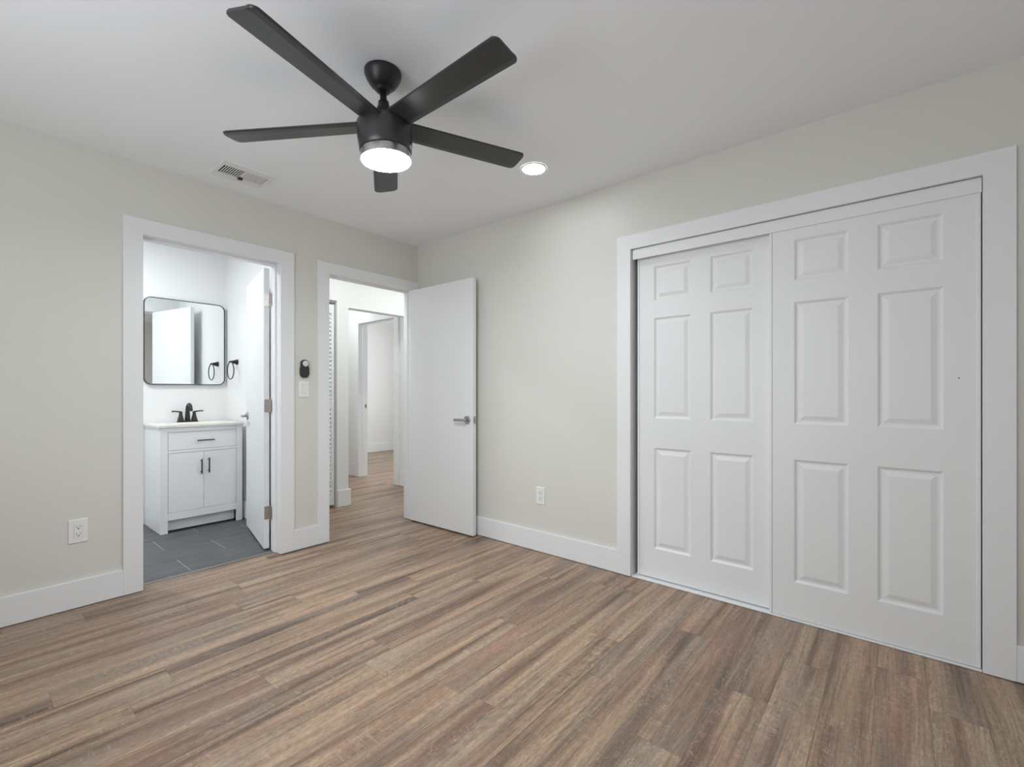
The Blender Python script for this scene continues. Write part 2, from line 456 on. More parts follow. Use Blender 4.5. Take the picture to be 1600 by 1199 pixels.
# ------------------------------------------------------------------ door frames (casing is the thing, jamb and stop its parts)
def add_u(bm, u, f, t=None):
    t = T if t is None else t
    add_rings(bm, [[f(a, c, 0) for a, c in u], [f(a, c, t - .0015) for a, c in u], [f(*q, t) for q in inset(u, 0.0012)]], smooth=False)
def inset(u, d):
    n = len(u); out = []
    ar = sum(u[i][0] * u[(i+1) % n][1] - u[(i+1) % n][0] * u[i][1] for i in range(n))
    s = 1 if ar > 0 else -1
    for i in range(n):
        p, q, r = Vector(u[i-1]), Vector(u[i]), Vector(u[(i+1) % n])
        e1, e2 = (q - p).normalized(), (r - q).normalized()
        n1, n2 = Vector((-e1.y, e1.x)) * s, Vector((-e2.y, e2.x)) * s
        out.append(tuple(q + (n1 + n2) * d))
    return out
def casing_x(name, x0, x1, z, wl, wr, wt, label, jd=0.145, plane=0.0, stop=(0.060, 0.095), xr=None):
    bm = bmesh.new(); b = 0.0015
    u = [(x0 - wl, .003), (x0, .003), (x0, z), (x1, z), (x1, .003), (x1 + wr, .003), (x1 + wr, z + wt), (x0 - wl, z + wt)]
    add_u(bm, u, lambda a, c, d: (a, plane - d, c))
    o = struct(obj(name, bm, M_TRIM), label, 'door frame')
    bm = bmesh.new()
    add_box(bm, x0 - 0.019, x0 + 0.002, plane - 0.001, jd, 0.003, z + 0.0)
    add_box(bm, x1 - 0.002, x1 + 0.019, plane - 0.001, jd, 0.003, z + 0.0)
    add_box(bm, x0 - 0.019, x1 + 0.019, plane - 0.001, jd, z, z + 0.019)
    obj('jamb', bm, M_TRIM, o)
    s0, s1 = stop
    bm = bmesh.new()
    add_box(bm, x0 + 0.002, x0 + 0.013, s0, s1, 0.004, z - 0.011, 0.001)
    add_box(bm, x1 - 0.013, x1 - 0.002, s0, s1, 0.004, z - 0.011, 0.001)
    add_box(bm, x0 + 0.002, x1 - 0.002, s0, s1, z - 0.011, z, 0.001)
    obj('door_stop', bm, M_TRIM, o)
    return o
casing_x('trim_1', BX0, BX1, ZH, CW, 0.094, 0.088, 'white door casing around the bathroom doorway', jd=0.135, stop=(0.045, 0.085))
casing_x('trim_2', HX0, HX1, 2.026, CW, 0.0685, 0.085, 'white door casing around the hall doorway', jd=0.105, stop=(0.040, 0.075))

# closet casing + jamb lining + valance + track
bm = bmesh.new()
add_u(bm, [(CY0 - 0.0922, .003), (CY0, .003), (CY0, CZ), (CY1, CZ), (CY1, .003), (CY1 + 0.0898, .003), (CY1 + 0.0898, CZ + .088), (CY0 - .0922, CZ + .088)], lambda a, c, d: (-d, a, c))
cl = struct(obj('trim_3', bm, M_TRIM), 'wide white casing around the sliding closet doors', 'door frame')
bm = bmesh.new()
add_box(bm, -0.002, 0.112, CY1 - 0.002, CY1 + 0.019, 0.003, CZ)
add_box(bm, -0.002, 0.112, CY0 - 0.019, CY0 + 0.0005, 0.003, CZ)
add_box(bm, -0.002, 0.112, CY0 - 0.019, CY1 + 0.019, CZ, CZ + 0.019)
obj('jamb', bm, M_TRIM, cl)
bm = bmesh.new()
add_box(bm, -0.010, 0.000, CY0 + 0.003, CY1 - 0.012, 1.940, 1.993, 0.0015)
add_box(bm, 0.000, 0.10, CY0 + 0.003, CY1 - 0.012, 1.988, 2.003)
struct(obj('trim_4', bm, M_TRIM), 'white valance strip above the sliding closet doors', 'trim')
bm = bmesh.new()
add_box(bm, -0.012, 0.024, CY0 + 0.002, CY1 - 0.004, 0.001, 0.009, 0.002)
add_box(bm, 0.024, 0.085, CY0 + 0.002, CY1 - 0.004, 0.001, 0.005)
add_box(bm, 0.046, 0.050, CY0 + 0.002, CY1 - 0.004, 0.001, 0.010)
struct(obj('trim_5', bm, M_TRIM), 'white floor track under the sliding closet doors', 'trim')

# far doorway casing at the end of the hall
bm = bmesh.new()
add_u(bm, [(FY0 - .09, .003), (FY0, .003), (FY0, FZ), (FY1, FZ), (FY1, .003), (FY1 + .09, .003), (FY1 + .09, FZ + .09), (FY0 - .09, FZ + .09)], lambda a, c, d: (0.78 - d, a, c))
f6 = struct(obj('trim_6', bm, M_TRIM), 'white door casing of the far doorway beyond the hall', 'door frame')
bm = bmesh.new()
add_box(bm, 0.775, 0.90, FY1 - 0.002, FY1 + 0.014, 0.003, FZ)
add_box(bm, 0.775, 0.90, FY0 - 0.014, FY0 + 0.002, 0.003, FZ)
add_box(bm, 0.775, 0.90, FY0 - 0.014, FY1 + 0.014, FZ, FZ + 0.014)
obj('jamb', bm, M_TRIM, f6)
bm = bmesh.new(); add_box(bm, 0.82, 0.855, FY1 - 0.013, FY1 - 0.002, 0.004, FZ - 0.012); add_box(bm, 0.82, 0.855, FY0, FY1 - 0.002, FZ - 0.012, FZ)
obj('door_stop', bm, M_TRIM, f6)
bm = bmesh.new(); add_box(bm, 0.858, 0.886, FY1 - 0.0045, FY1 - 0.002, 0.912, 0.972)
sp_ = obj('strike_plate', bm, M_NICKEL, f6); sp_['label'] = 'metal strike plate on the far door jamb'
bm = bmesh.new(); add_box(bm, 0.864, 0.880, FY1 - 0.0052, FY1 - 0.004, 0.927, 0.957)
obj('latch_hole', bm, M_DARK, sp_)
# bathroom threshold strip
struct(boxes('trim_7', [(BX0 + 0.004, BX1 - 0.004, 0.068, 0.100, -0.001, 0.003)], M_SILL), 'thin grey-brown threshold strip at the bathroom doorway', 'trim')

# unseen window added in the side wall to go with the fill light
bm = bmesh.new()
for b in ((WY0, WY1, WZ0, WZ0 + .05), (WY0, WY1, WZ1 - .05, WZ1), (WY0, WY0 + .05, WZ0 + .05, WZ1 - .05), (WY1 - .05, WY1, WZ0 + .05, WZ1 - .05),
          ((WY0 + WY1)/2 - .025, (WY0 + WY1)/2 + .025, WZ0 + .05, WZ1 - .05)):
    add_box(bm, XW - .09, XW - .03, *b)
struct(obj('added_window_1', bm, M_TRIM))

# ------------------------------------------------------------------ six-panel sliding doors
PZ = [(0.191, 0.797), (0.974, 1.577), (1.682, 1.886)]
def add_panel_field(bm, W, Hd, us, zs, prof):
    """front skin in (u, z, depth); returns nothing. us: list of (u0,u1); zs: list of (z0,z1); prof: (inset, depth) rings"""
    ub = [0] + [c for p in us for c in p] + [W]
    zb = [0] + [c for p in zs for c in p] + [Hd]
    def P(u, z, d): return (d, -u, z)
    def quad(u0, u1, z0, z1, d): bm.faces.new([bm.verts.new(P(*q)) for q in ((u0,z0,d),(u1,z0,d),(u1,z1,d),(u0,z1,d))])
    for i in range(len(ub) - 1):
        for j in range(len(zb) - 1):
            u0, u1, z0, z1 = ub[i], ub[i+1], zb[j], zb[j+1]
            if i % 2 == 1 and j % 2 == 1:
                prev = [(u0,z0,0),(u1,z0,0),(u1,z1,0),(u0,z1,0)]
                pv = [bm.verts.new(P(*q)) for q in prev]
                for ins, d in prof:
                    nv = [bm.verts.new(P(*q)) for q in ((u0+ins,z0+ins,d),(u1-ins,z0+ins,d),(u1-ins,z1-ins,d),(u0+ins,z1-ins,d))]
                    for k in range(4): bm.faces.new((pv[k], pv[(k+1) % 4], nv[(k+1) % 4], nv[k]))
                    pv = nv
                bm.faces.new(pv)
            else: quad(u0, u1, z0, z1, 0)
    # sides and back
    D = 0.032
    for q in (((0,0,0),(0,Hd,0),(0,Hd,D),(0,0,D)), ((W,0,0),(W,Hd,0),(W,Hd,D),(W,0,D)), ((0,0,0),(W,0,0),(W,0,D),(0,0,D)), ((0,Hd,0),(W,Hd,0),(W,Hd,D),(0,Hd,D)), ((0,0,D),(W,0,D),(W,Hd,D),(0,Hd,D))):
        bm.faces.new([bm.verts.new(P(*p)) for p in q])
    bmesh.ops.remove_doubles(bm, verts=bm.verts[:], dist=0.0002)
PROF = [(0.004, 0.0035), (0.011, 0.0085), (0.019, 0.0085), (0.040, 0.0018)]
def sliding_door(name, x, ytop, z0, label, W=0.763, po=0.105):
    # local u runs towards -y from ytop; depth runs towards +x
    bm = bmesh.new()
    zs = [(a - z0, b - z0) for a, b in PZ]
    e = 0.014
    add_panel_field(bm, W - 2 * e, 1.985 - z0, [(po - e, po + .2175 - e), (po + .324 - e, po + .5415 - e)], zs, PROF)
    o = struct(obj(name, bm, M_DOOR), label, 'door')
    o.location = (x, ytop - e, z0)
    for u in (-e, W - 2 * e):
        bm = bmesh.new()
        add_box(bm, -0.003, 0.034, -u, -u - e + 0.0006, 0, 1.985 - z0, 0.0025)
        obj('edge_strip', bm, M_TRIM, o)
    return o
sliding_door('door_3', 0.030, -2.084, 0.016, 'white six-panel sliding closet door standing behind its neighbour')
dr = sliding_door('door_4', -0.002, -2.811, 0.012, 'white six-panel sliding closet door in front, beside the right casing', po=0.110)
bm = bmesh.new(); add_lathe(bm, [(0.0028, 0), (0.0028, 0.0006)], 12, axis='X')
nh = obj('screw_hole', bm, M_GREY, dr, loc=(-0.0006, -0.684, 1.19 - 0.012)); nh['label'] = 'small dark screw hole'

# ------------------------------------------------------------------ plain hinged doors
def lever(parent, name, loc, flip=1, along=1, label=None):
    """lever handle: rose against face normal (-1,0,0)*flip in door space, lever running along +y*along"""
    bm = bmesh.new()
    add_lathe(bm, [(0.0325, 0.0), (0.0325, 0.007), (0.0295, 0.0095)], 32, axis='X', center=(0, 0, 0))
    add_lathe(bm, [(0.0105, 0.006), (0.0105, 0.046)], 20, axis='X')
    add_box(bm, 0.038, 0.050, -0.013 * along, 0.108 * along, -0.0105, 0.0105, 0.0035)
    for v in bm.verts: v.co.x *= flip
    o = obj(name, bm, M_NICKEL, parent, loc=loc)
    if label: o['label'] = label
    return o

# bathroom door: hinged on the right jamb, swung into the bathroom
PV = Vector((-1.216, 0.150, 0)); ANG = 12.2
d1 = bpy.data.objects.new  # (kept short below)
bm = bmesh.new()
add_box(bm, -0.035, 0.0, 0.0, 0.757, 0.012, 2.020, 0.0015)
door1 = obj('door_1', bm, M_DOOR)
struct(door1, 'plain white bathroom door swung open into the bathroom', 'door')
door1.location = PV; door1.rotation_euler = (0, 0, R(-ANG))
lever(door1, 'handle', (-0.035, 0.757 - 0.065, 0.935), -1, -1, 'satin nickel lever handle')
lever(door1, 'handle', (0.0, 0.757 - 0.065, 0.935), 1, -1, 'satin nickel lever handle on the far face')
for hz in (1.793, 1.033, 0.268):
    bm = bmesh.new()
    pts = rrect(0.031, 0.094, 0.009, 6)
    add_rings(bm, [[(-0.0175 + a, -0.0022, hz + b_) for a, b_ in pts], [(-0.0175 + a, 0.0, hz + b_) for a, b_ in pts]], smooth=False)
    for dz in (-0.038, 0.038): add_lathe(bm, [(0.0035, -0.0026), (0.0035, -0.002)], 12, axis='Y', center=(-0.0165, 0, hz + dz))
    add_lathe(bm, [(0.0035, -0.0026), (0.0035, -0.002)], 12, axis='Y', center=(-0.0245, 0, hz))
    for q in range(5):
        add_lathe(bm, [(0.0062, 0.0), (0.0066, 0.001), (0.0066, 0.0172), (0.0062, 0.0182)], 16, center=(0.004, -0.004, hz - 0.047 + q * 0.0188))
    add_box(bm, 0.003, 0.0055, -0.035, -0.003, hz - 0.047, hz + 0.047)
    hg = obj('hinge', bm, M_STEEL, door1); hg['label'] = 'satin metal butt hinge'
    bm = bmesh.new()
    for dy, dz in ((-0.0165, -0.038), (-0.0165, 0.038), (-0.0245, 0)):
        add_lathe(bm, [(0.0026, -0.0032), (0.0026, -0.0025)], 10, axis='Y', center=(dy, 0, hz + dz))
    obj('screw', bm, M_GREY, hg)

# hall door: hinged on the right jamb, swung into the bedroom against the right wall
bm = bmesh.new()
add_box(bm, -0.035, 0.0, -0.762, 0.0, 0.012, 2.022, 0.0015)
door2 = obj('door_2', bm, M_DOOR)
struct(door2, 'plain white hall door standing open against the corner', 'door')
door2.location = (-0.070, -0.021, 0); door2.rotation_euler = (0, 0, R(1.2))
lever(door2, 'handle', (-0.035, -0.762 + 0.060, 0.913), -1, 1, 'satin nickel lever handle')
bm = bmesh.new(); add_box(bm, -0.030, -0.005, -0.7635, -0.7618, 0.884, 0.942, 0.0005)
lp = obj('latch_plate', bm, M_NICKEL, door2); lp['label'] = 'satin nickel latch plate on the door edge'
bm = bmesh.new(); add_box(bm, -0.0245, -0.0105, -0.772, -0.763, 0.905, 0.922, 0.002); obj('latch_bolt', bm, M_NICKEL, lp)
for hz in (1.80, 1.03, 0.26):
    bm = bmesh.new(); add_lathe(bm, [(0.006, -0.045), (0.006, 0.045)], 14, center=(0.004, 0.004, hz)); obj('hinge', bm, M_STEEL, door2)

# bifold louvred door of the hall closet
bm = bmesh.new()
DX1 = -0.288
for x0, x1 in ((DX1 - 0.030, DX1), (DX1 - 0.295, DX1 - 0.265)): add_box(bm, x0, x1, HY + 0.020, HY + 0.048, 0.030, 1.985, 0.001)
for z0, z1 in ((0.030, 0.13), (0.98, 1.06), (1.90, 1.985)): add_box(bm, DX1 - 0.265, DX1 - 0.030, HY + 0.022, HY + 0.046, z0, z1, 0.001)
lv = struct(obj('door_5', bm, M_DOOR), 'white louvred bifold door at the edge of the hall', 'door')
bm = bmesh.new()
for za, zb in ((0.145, 0.975), (1.075, 1.895)):
    z = za
    while z < zb:
        vs_ = [bm.verts.new(p) for p in ((DX1-.265, HY+.022, z-.008),(DX1-.030, HY+.022, z-.008),(DX1-.030, HY+.046, z+.034),(DX1-.265, HY+.046, z+.034),
                                         (DX1-.265, HY+.022, z-.002),(DX1-.030, HY+.022, z-.002),(DX1-.030, HY+.046, z+.041),(DX1-.265, HY+.046, z+.041))]
        for q in ((3,2,1,0),(4,5,6,7),(0,1,5,4),(1,2,6,5),(2,3,7,6),(3,0,4,7)): bm.faces.new([vs_[i] for i in q])
        z += 0.0415
obj('louvers', bm, M_DOOR, lv)
bm = bmesh.new()
for p in range(46):
    z = 0.145 + 0.0415 * p
    if z < 1.90: add_lathe(bm, [(0.0030, -0.0006), (0.0030, 0.0)], 8, axis='Y', center=(DX1 - 0.0255, HY + 0.020, z))
ph = obj('peg_holes', bm, M_LINE, lv); ph['label'] = 'row of small dark peg holes in the stile'
bm = bmesh.new(); add_lathe(bm, [(0.004, 1.985), (0.004, 2.012)], 10, center=(DX1 - 0.02, HY + 0.034, 0)); obj('pivot_pin', bm, M_STEEL, lv)
struct(boxes('trim_8', [(-0.60, -0.270, HY + 0.022, HY + 0.046, 2.008, 2.024)], M_STEEL), 'metal bifold track over the louvred door', 'trim')

# ------------------------------------------------------------------ ceiling fan
FC = (-1.538, -1.695)
fan = thing('ceiling_fan', 'black five-blade ceiling fan with a lit round lamp', 'ceiling fan', (FC[0], FC[1], H))
def lathe_part(name, prof, mat, parent, seg=48, **k):
    bm = bmesh.new(); add_lathe(bm, [(r, z - H) for r, z in prof], seg, **k)
    o = obj(name, bm, mat, parent)
    return o
lathe_part('canopy', [(0.074, 2.439), (0.074, 2.428), (0.071, 2.420), (0.063, 2.402), (0.050, 2.384), (0.037, 2.372), (0.030, 2.369), (0.029, 2.362), (0.016, 2.358)], M_BLACK, fan)
lathe_part('downrod', [(0.0135, 2.362), (0.0135, 2.270)], M_BLACK, fan, 24)
lathe_part('collar', [(0.0145, 2.322), (0.021, 2.319), (0.0225, 2.304), (0.027, 2.294), (0.032, 2.280), (0.034, 2.262), (0.036, 2.236)], M_BLACK, fan, 32)
mh = lathe_part('motor_housing', [(0.030, 2.240), (0.085, 2.238), (0.104, 2.233), (0.110, 2.224), (0.1115, 2.205), (0.110, 2.170), (0.106, 2.138), (0.104, 2.118), (0.101, 2.115), (0.097, 2.120)], M_HOUSE, fan)
mh['label'] = 'dark graphite motor housing'
lk = lathe_part('light_rim', [(0.096, 2.121), (0.0995, 2.117), (0.1005, 2.112), (0.1008, 2.088), (0.1000, 2.0815)], M_NICKEL, fan, cap0=True, cap1=False)
lk['label'] = 'satin nickel rim of the lamp'
lens = lathe_part('lamp_lens', [(0.1000, 2.0815), (0.0985, 2.0785), (0.090, 2.0770), (0.05, 2.0765), (0.01, 2.0763)], M_FANLENS, fan, cap0=False)
lens['label'] = 'glowing white lamp lens'
def blade_mesh():
    bm = bmesh.new()
    # outline along +x; ridge line towards the trailing side (+y = counter-clockwise)
    wid = lambda x: 0.055 + 0.007 * (x - 0.10) / 0.55
    xs = [0.098, 0.18, 0.30, 0.42, 0.54, 0.60]
    r = 0.022; L = 0.657
    def section(x, hw_p, hw_n):
        rd = 0.034
        ridge = hw_p * 0.60
        th = 0.0045
        z = lambda y: (0 if y <= ridge else (y - ridge) * 0.16)
        ys = [-hw_n, -hw_n + 0.004, 0.0, ridge - 0.001, ridge + 0.001, hw_p - 0.004, hw_p]
        low = [(x, y, z(y) - (th if 0 < i < 6 else th * 0.35)) for i, y in enumerate(ys)]
        top = [(x, y, z(y) + (th if 0 < i < 6 else th * 0.35)) for i, y in enumerate(ys)]
        return low + list(reversed(top))
    rings = [section(x, wid(x), wid(x)) for x in xs]
    for i in range(1, 7):
        a = R(90 * i / 6)
        x = L - r + r * math.sin(a); w = wid(L) - r + r * math.cos(a)
        rings.append(section(x, w, w))
    add_rings(bm, rings, smooth=False)
    return bm
def bracket_mesh():
    bm = bmesh.new()
    add_box(bm, 0.070, 0.145, -0.022, 0.022, 0.004, 0.012, 0.002)
    add_box(bm, 0.070, 0.112, -0.030, 0.030, 0.000, 0.016, 0.002)
    return bm
b0 = k0 = None
for k in range(5):
    ang = R(-89.6 + 72 * k)
    if b0 is None:
        b0 = obj('blade', blade_mesh(), M_BLADE, fan); k0 = obj('blade_bracket', bracket_mesh(), M_BLACK, b0)
        bl = b0
    else:
        bl = b0.copy(); COL.objects.link(bl); bl.parent = fan
        kk = k0.copy(); COL.objects.link(kk); kk.parent = bl
    bl.matrix_basis = Matrix.Translation((0, 0, 2.222 - H)) @ Matrix.Rotation(ang, 4, 'Z') @ Matrix.Rotation(R(-11), 4, 'X')
# the fan hangs from its ball joint a touch out of plumb
PVT = Vector((0, 0, 2.372 - H)); U_ = Vector((0.95, -0.31, 0))
TILT = Matrix.Translation(PVT) @ Matrix.Rotation(R(2.7), 4, U_.cross(Vector((0, 0, 1)))) @ Matrix.Translation(-PVT)
for ch in fan.children:
    if not ch.name.startswith('canopy'): ch.matrix_basis = TILT @ ch.matrix_basis

# ------------------------------------------------------------------ recessed light
rl = thing('recessed_light', 'round glowing downlight set in the ceiling right of the fan', 'ceiling light', (-0.490, -1.676, H))
bm = bmesh.new(); add_lathe(bm, [(0.066, -0.001), (0.066, -0.004), (0.075, -0.004), (0.078, -0.002), (0.078, -0.0005)], 48, cap0=False, cap1=False)
obj('trim_ring', bm, M_PLATE, rl)
bm = bmesh.new(); add_lathe(bm, [(0.0665, -0.0005), (0.0660, -0.0030), (0.02, -0.0036)], 48)
obj('lens', bm, M_SPOTLENS, rl)
# the same lamp again, unseen, added to light hall, passage and bathroom
for nm, x, y in (('recessed_light', 0.48, 0.21), ('recessed_light', -0.55, 0.21), ('recessed_light', 0.30, 2.2), ('recessed_light', -2.2, 0.80)):
    o = rl.copy(); COL.objects.link(o); o.location = (x, y, H)
    for ch in list(rl.children):
        c = ch.copy(); COL.objects.link(c); c.parent = o
        if ch.name.startswith('lens'):
            c.data = ch.data.copy(); c.data.materials[0] = M_BATHLENS if x < -1 else M_HALLLENS
    o['label'] = {0.48: 'unseen round downlight over the hall', (-0.55): 'unseen downlight added over the hall beside the louvred door', 0.30: 'unseen downlight added over the passage', (-2.2): 'unseen round downlight over the bathroom'}[x]

# ------------------------------------------------------------------ air vent
vent = thing('air_vent', 'white ceiling air vent with slats above the bathroom doorway', 'air vent', (-1.550, -0.290, H))
VX, VY = 0.140, 0.118
bm = bmesh.new()
ix, iy = 0.119, 0.060
for b in ((-VX, VX, iy, VY, -0.006, 0), (-VX, VX, -VY, -iy, -0.006, 0), (-VX, -ix, -iy, iy, -0.006, 0), (ix, VX, -iy, iy, -0.006, 0), (-0.006, 0.006, -iy, iy, -0.006, 0)):
    add_box(bm, *b, bevel=0.0015)
obj('frame', bm, M_PLATE, vent)
bm = bmesh.new(); add_box(bm, -ix, ix, -iy, iy, -0.0006, -0.0001); obj('duct_dark_plate', bm, M_DARK, vent)  # flat black plate, the darkness of the duct is put into its colour
for s in (-1, 1):
    bm = bmesh.new()
    w = 0.0036 if s < 0 else 0.0092
    for i in range(9):
        cx = s * (0.0122 + i * 0.0120)
        q = [(cx - w / 2, -0.0058), (cx + w / 2, -0.0062), (cx + w / 2 + s * 0.0010, -0.0046), (cx - w / 2 + s * 0.0010, -0.0042)]
        add_rings(bm, [[(a, -iy, c) for a, c in q], [(a, iy, c) for a, c in q]], smooth=False)
    sl = obj('slats', bm, M_PLATE, vent)
bm = bmesh.new(); add_box(bm, -0.013, 0.013, 0.036, 0.060, -0.018, -0.006, 0.004)
lvv = obj('damper_lever', bm, M_BLKPL, vent); lvv['label'] = 'black damper lever'

# ------------------------------------------------------------------ outlets, switch, remote
def outlet(name, label, loc, rotz):
    t = thing(name, label, 'wall outlet', loc, rotz, None)
    # local: plate in x-z, facing -y
    bm = bmesh.new()
    o1 = rrect(0.076, 0.124, 0.004, 3); o2 = rrect(0.070, 0.118, 0.003, 3)
    add_rings(bm, [[(a, 0, b) for a, b in o1], [(a, -0.004, b) for a, b in o1], [(a, -0.0065, b) for a, b in o2]], smooth=False)
    obj('cover_plate', bm, M_PLATE, t)
    bm = bmesh.new()
    o3 = rrect(0.033, 0.067, 0.002, 2)
    add_rings(bm, [[(a, -0.006, b) for a, b in o3], [(a, -0.0085, b) for a, b in o3]], smooth=False)
    rc = obj('receptacle', bm, M_PLATE, t)
    bm = bmesh.new()
    for s in (-1, 1):
        zc = s * 0.0185 + 0.003
        add_box(bm, -0.0078, -0.0058, -0.0092, -0.0084, zc - 0.002, zc + 0.0075)
        add_box(bm, 0.0058, 0.0078, -0.0092, -0.0084, zc - 0.001, zc + 0.0065)
        add_lathe(bm, [(0.0030, -0.0092), (0.0030, -0.0084)], 14, axis='Y', center=(0, 0, zc - 0.0085))
    obj('slots', bm, M_DARK, rc)
    bm = bmesh.new()
    o4 = rrect(0.0345, 0.0685, 0.002, 2)
    add_rings(bm, [[(a, -0.0060, b) for a, b in o4], [(a, -0.0068, b) for a, b in o4]], smooth=False)
    obj('gap_line', bm, M_LINE, t)
    return t
outlet('wall_outlet', 'white outlet on the wall left of the bathroom doorway', (-2.243, 0, 0.402), 0)
outlet('wall_outlet', 'white outlet on the wall between open door and closet', (0, -1.367, 0.396), R(-90))
sw = thing('light_switch', 'white rocker light switch under the black fan remote', 'light switch', (-1.037, 0, 1.152), 0)
bm = bmesh.new(); o1 = rrect(0.074, 0.117, 0.004, 3); o2 = rrect(0.068, 0.111, 0.003, 3)
add_rings(bm, [[(a, 0, b) for a, b in o1], [(a, -0.004, b) for a, b in o1], [(a, -0.0062, b) for a, b in o2]], smooth=False)
obj('cover_plate', bm, M_PLATE, sw)
bm = bmesh.new(); o4 = rrect(0.0345, 0.0685, 0.002, 2)
add_rings(bm, [[(a, -0.0058, b) for a, b in o4], [(a, -0.0065, b) for a, b in o4]], smooth=False); obj('gap_line', bm, M_LINE, sw)
bm = bmesh.new()
q = [(-0.0055, -0.0325), (-0.0115, -0.0325), (-0.0068, 0.0), (-0.0085, 0.0325), (-0.0055, 0.0325)]
add_rings(bm, [[(-0.0162, y, z) for y, z in q], [(0.0162, y, z) for y, z in q]], smooth=False); obj('rocker', bm, M_PLATE, sw)

rm = thing('fan_remote', 'black oval fan remote in its wall cradle above the switch', 'remote control', (-1.038, 0, 1.302), 0)
bm = bmesh.new()
oc = rrect(0.064, 0.092, 0.031, 10)
add_rings(bm, [[(a, 0, b - 0.020) for a, b in oc], [(a, -0.020, b - 0.020) for a, b in oc], [(a * 0.93, -0.0235, b * 0.95 - 0.020) for a, b in oc]])
obj('cradle', bm, M_BLKPL, rm)
bm = bmesh.new()
ob = rrect(0.056, 0.128, 0.0275, 10)
add_rings(bm, [[(a, -0.003, b) for a, b in ob], [(a, -0.018, b) for a, b in ob], [(a * 0.93, -0.0225, b * 0.965) for a, b in ob]])
obj('body', bm, M_BLKPL, rm)
bm = bmesh.new()
add_lathe(bm, [(0.0205, -0.0240), (0.0215, -0.0222)], 32, axis='Y', center=(0.002, 0, 0.036))
kp = obj('keypad', bm, M_KEYPAD, rm); kp['label'] = 'round silver keypad'
bm = bmesh.new()
for a in range(4):
    add_lathe(bm, [(0.0022, -0.0246), (0.0022, -0.0238)], 10, axis='Y', center=(0.002 + 0.011 * math.cos(R(90 * a)), 0, 0.036 + 0.011 * math.sin(R(90 * a))))
obj('buttons', bm, M_STEEL, kp)

# ------------------------------------------------------------------ bathroom vanity
VX0, VX1, VF, VB = -1.624, -1.030, 1.150, 1.615
van = thing('vanity_cabinet', 'white bathroom vanity cabinet with a drawer and two doors', 'cabinet', ((VX0 + VX1) / 2, VF, 0))
def vpart(name, lst, mat, parent=van, bevel=0.0012):
    bm = bmesh.new()
    ox, oy = van.location.x, van.location.y
    for b in lst: add_box(bm, b[0] - ox, b[1] - ox, b[2] - oy, b[3] - oy, b[4], b[5], bevel=bevel)
    return obj(name, bm, mat, parent)
ZT = 0.846
vpart('body', [
    (VX0, VX0 + 0.018, VF + 0.018, VB, 0.002, ZT), (VX1 - 0.018, VX1, VF + 0.018, VB, 0.002, ZT), (VX0 + .018, VX1 - .018, VB - 0.012, VB, 0.10, ZT), (VX0 + .018, VX1 - .018, VF + 0.03, VB - .012, 0.11, 0.125)], M_VAN)
vpart('face_frame', [
    (VX0, -1.574, VF, VF + 0.018, 0.002, ZT), (-1.077, VX1, VF, VF + 0.018, 0.002, ZT), (-1.574, -1.077, VF, VF + 0.018, 0.808, ZT),
    (-1.574, -1.077, VF, VF + 0.018, 0.640, 0.661), (-1.574, -1.077, VF, VF + 0.018, 0.104, 0.163)], M_VAN)
vpart('toe_kick', [(-1.574, -1.077, VF + 0.055, VF + 0.068, 0.012, 0.104)], M_VAN)
vpart('shadow_gap', [(-1.573, -1.078, VF + 0.019, VF + 0.021, 0.163, 0.808)], M_GREY, bevel=0)
dw = vpart('drawer', [(-1.5715, -1.0795, VF + 0.001, VF + 0.018, 0.6635, 0.8055)], M_VAN)
dl = vpart('door', [(-1.5715, -1.3283, VF + 0.001, VF + 0.018, 0.1655, 0.6375)], M_VAN)
dr2 = vpart('door', [(-1.3257, -1.0795, VF + 0.001, VF + 0.018, 0.1655, 0.6375)], M_VAN)
def pull(parent, c, axis, L=0.125):
    bm = bmesh.new(); ox, oy = van.location.x, van.location.y
    c = Vector((c[0] - ox, c[1] - oy, c[2])); d = Vector((1, 0, 0)) if axis == 'x' else Vector((0, 0, 1))
    add_tube(bm, [c - d * L / 2, c + d * L / 2], 0.0052, 14)
    for s in (-1, 1):
        p = c + d * s * L * 0.36
        add_tube(bm, [p, p + Vector((0, 0.031, 0))], 0.004, 10)
    o = obj('handle', bm, M_BLACK, parent); o['label'] = 'black bar handle'
    return o
pull(dw, (-1.317, VF - 0.030, 0.732), 'x')
pull(dl, (-1.348, VF - 0.030, 0.515), 'z')
pull(dr2, (-1.294, VF - 0.030, 0.520), 'z')

# countertop with an integral basin
bm = bmesh.new()
cx0, cx1, cyf, cyb, zt, zb_ = -1.636, -1.022, 1.138, 1.624, 0.866, 0.847
oc = rrect(0.40, 0.27, 0.11, 8); bxc, byc = -1.329, 1.350
def ringz(s, z): return [(bxc + a * s, byc + b * s, z) for a, b in oc]
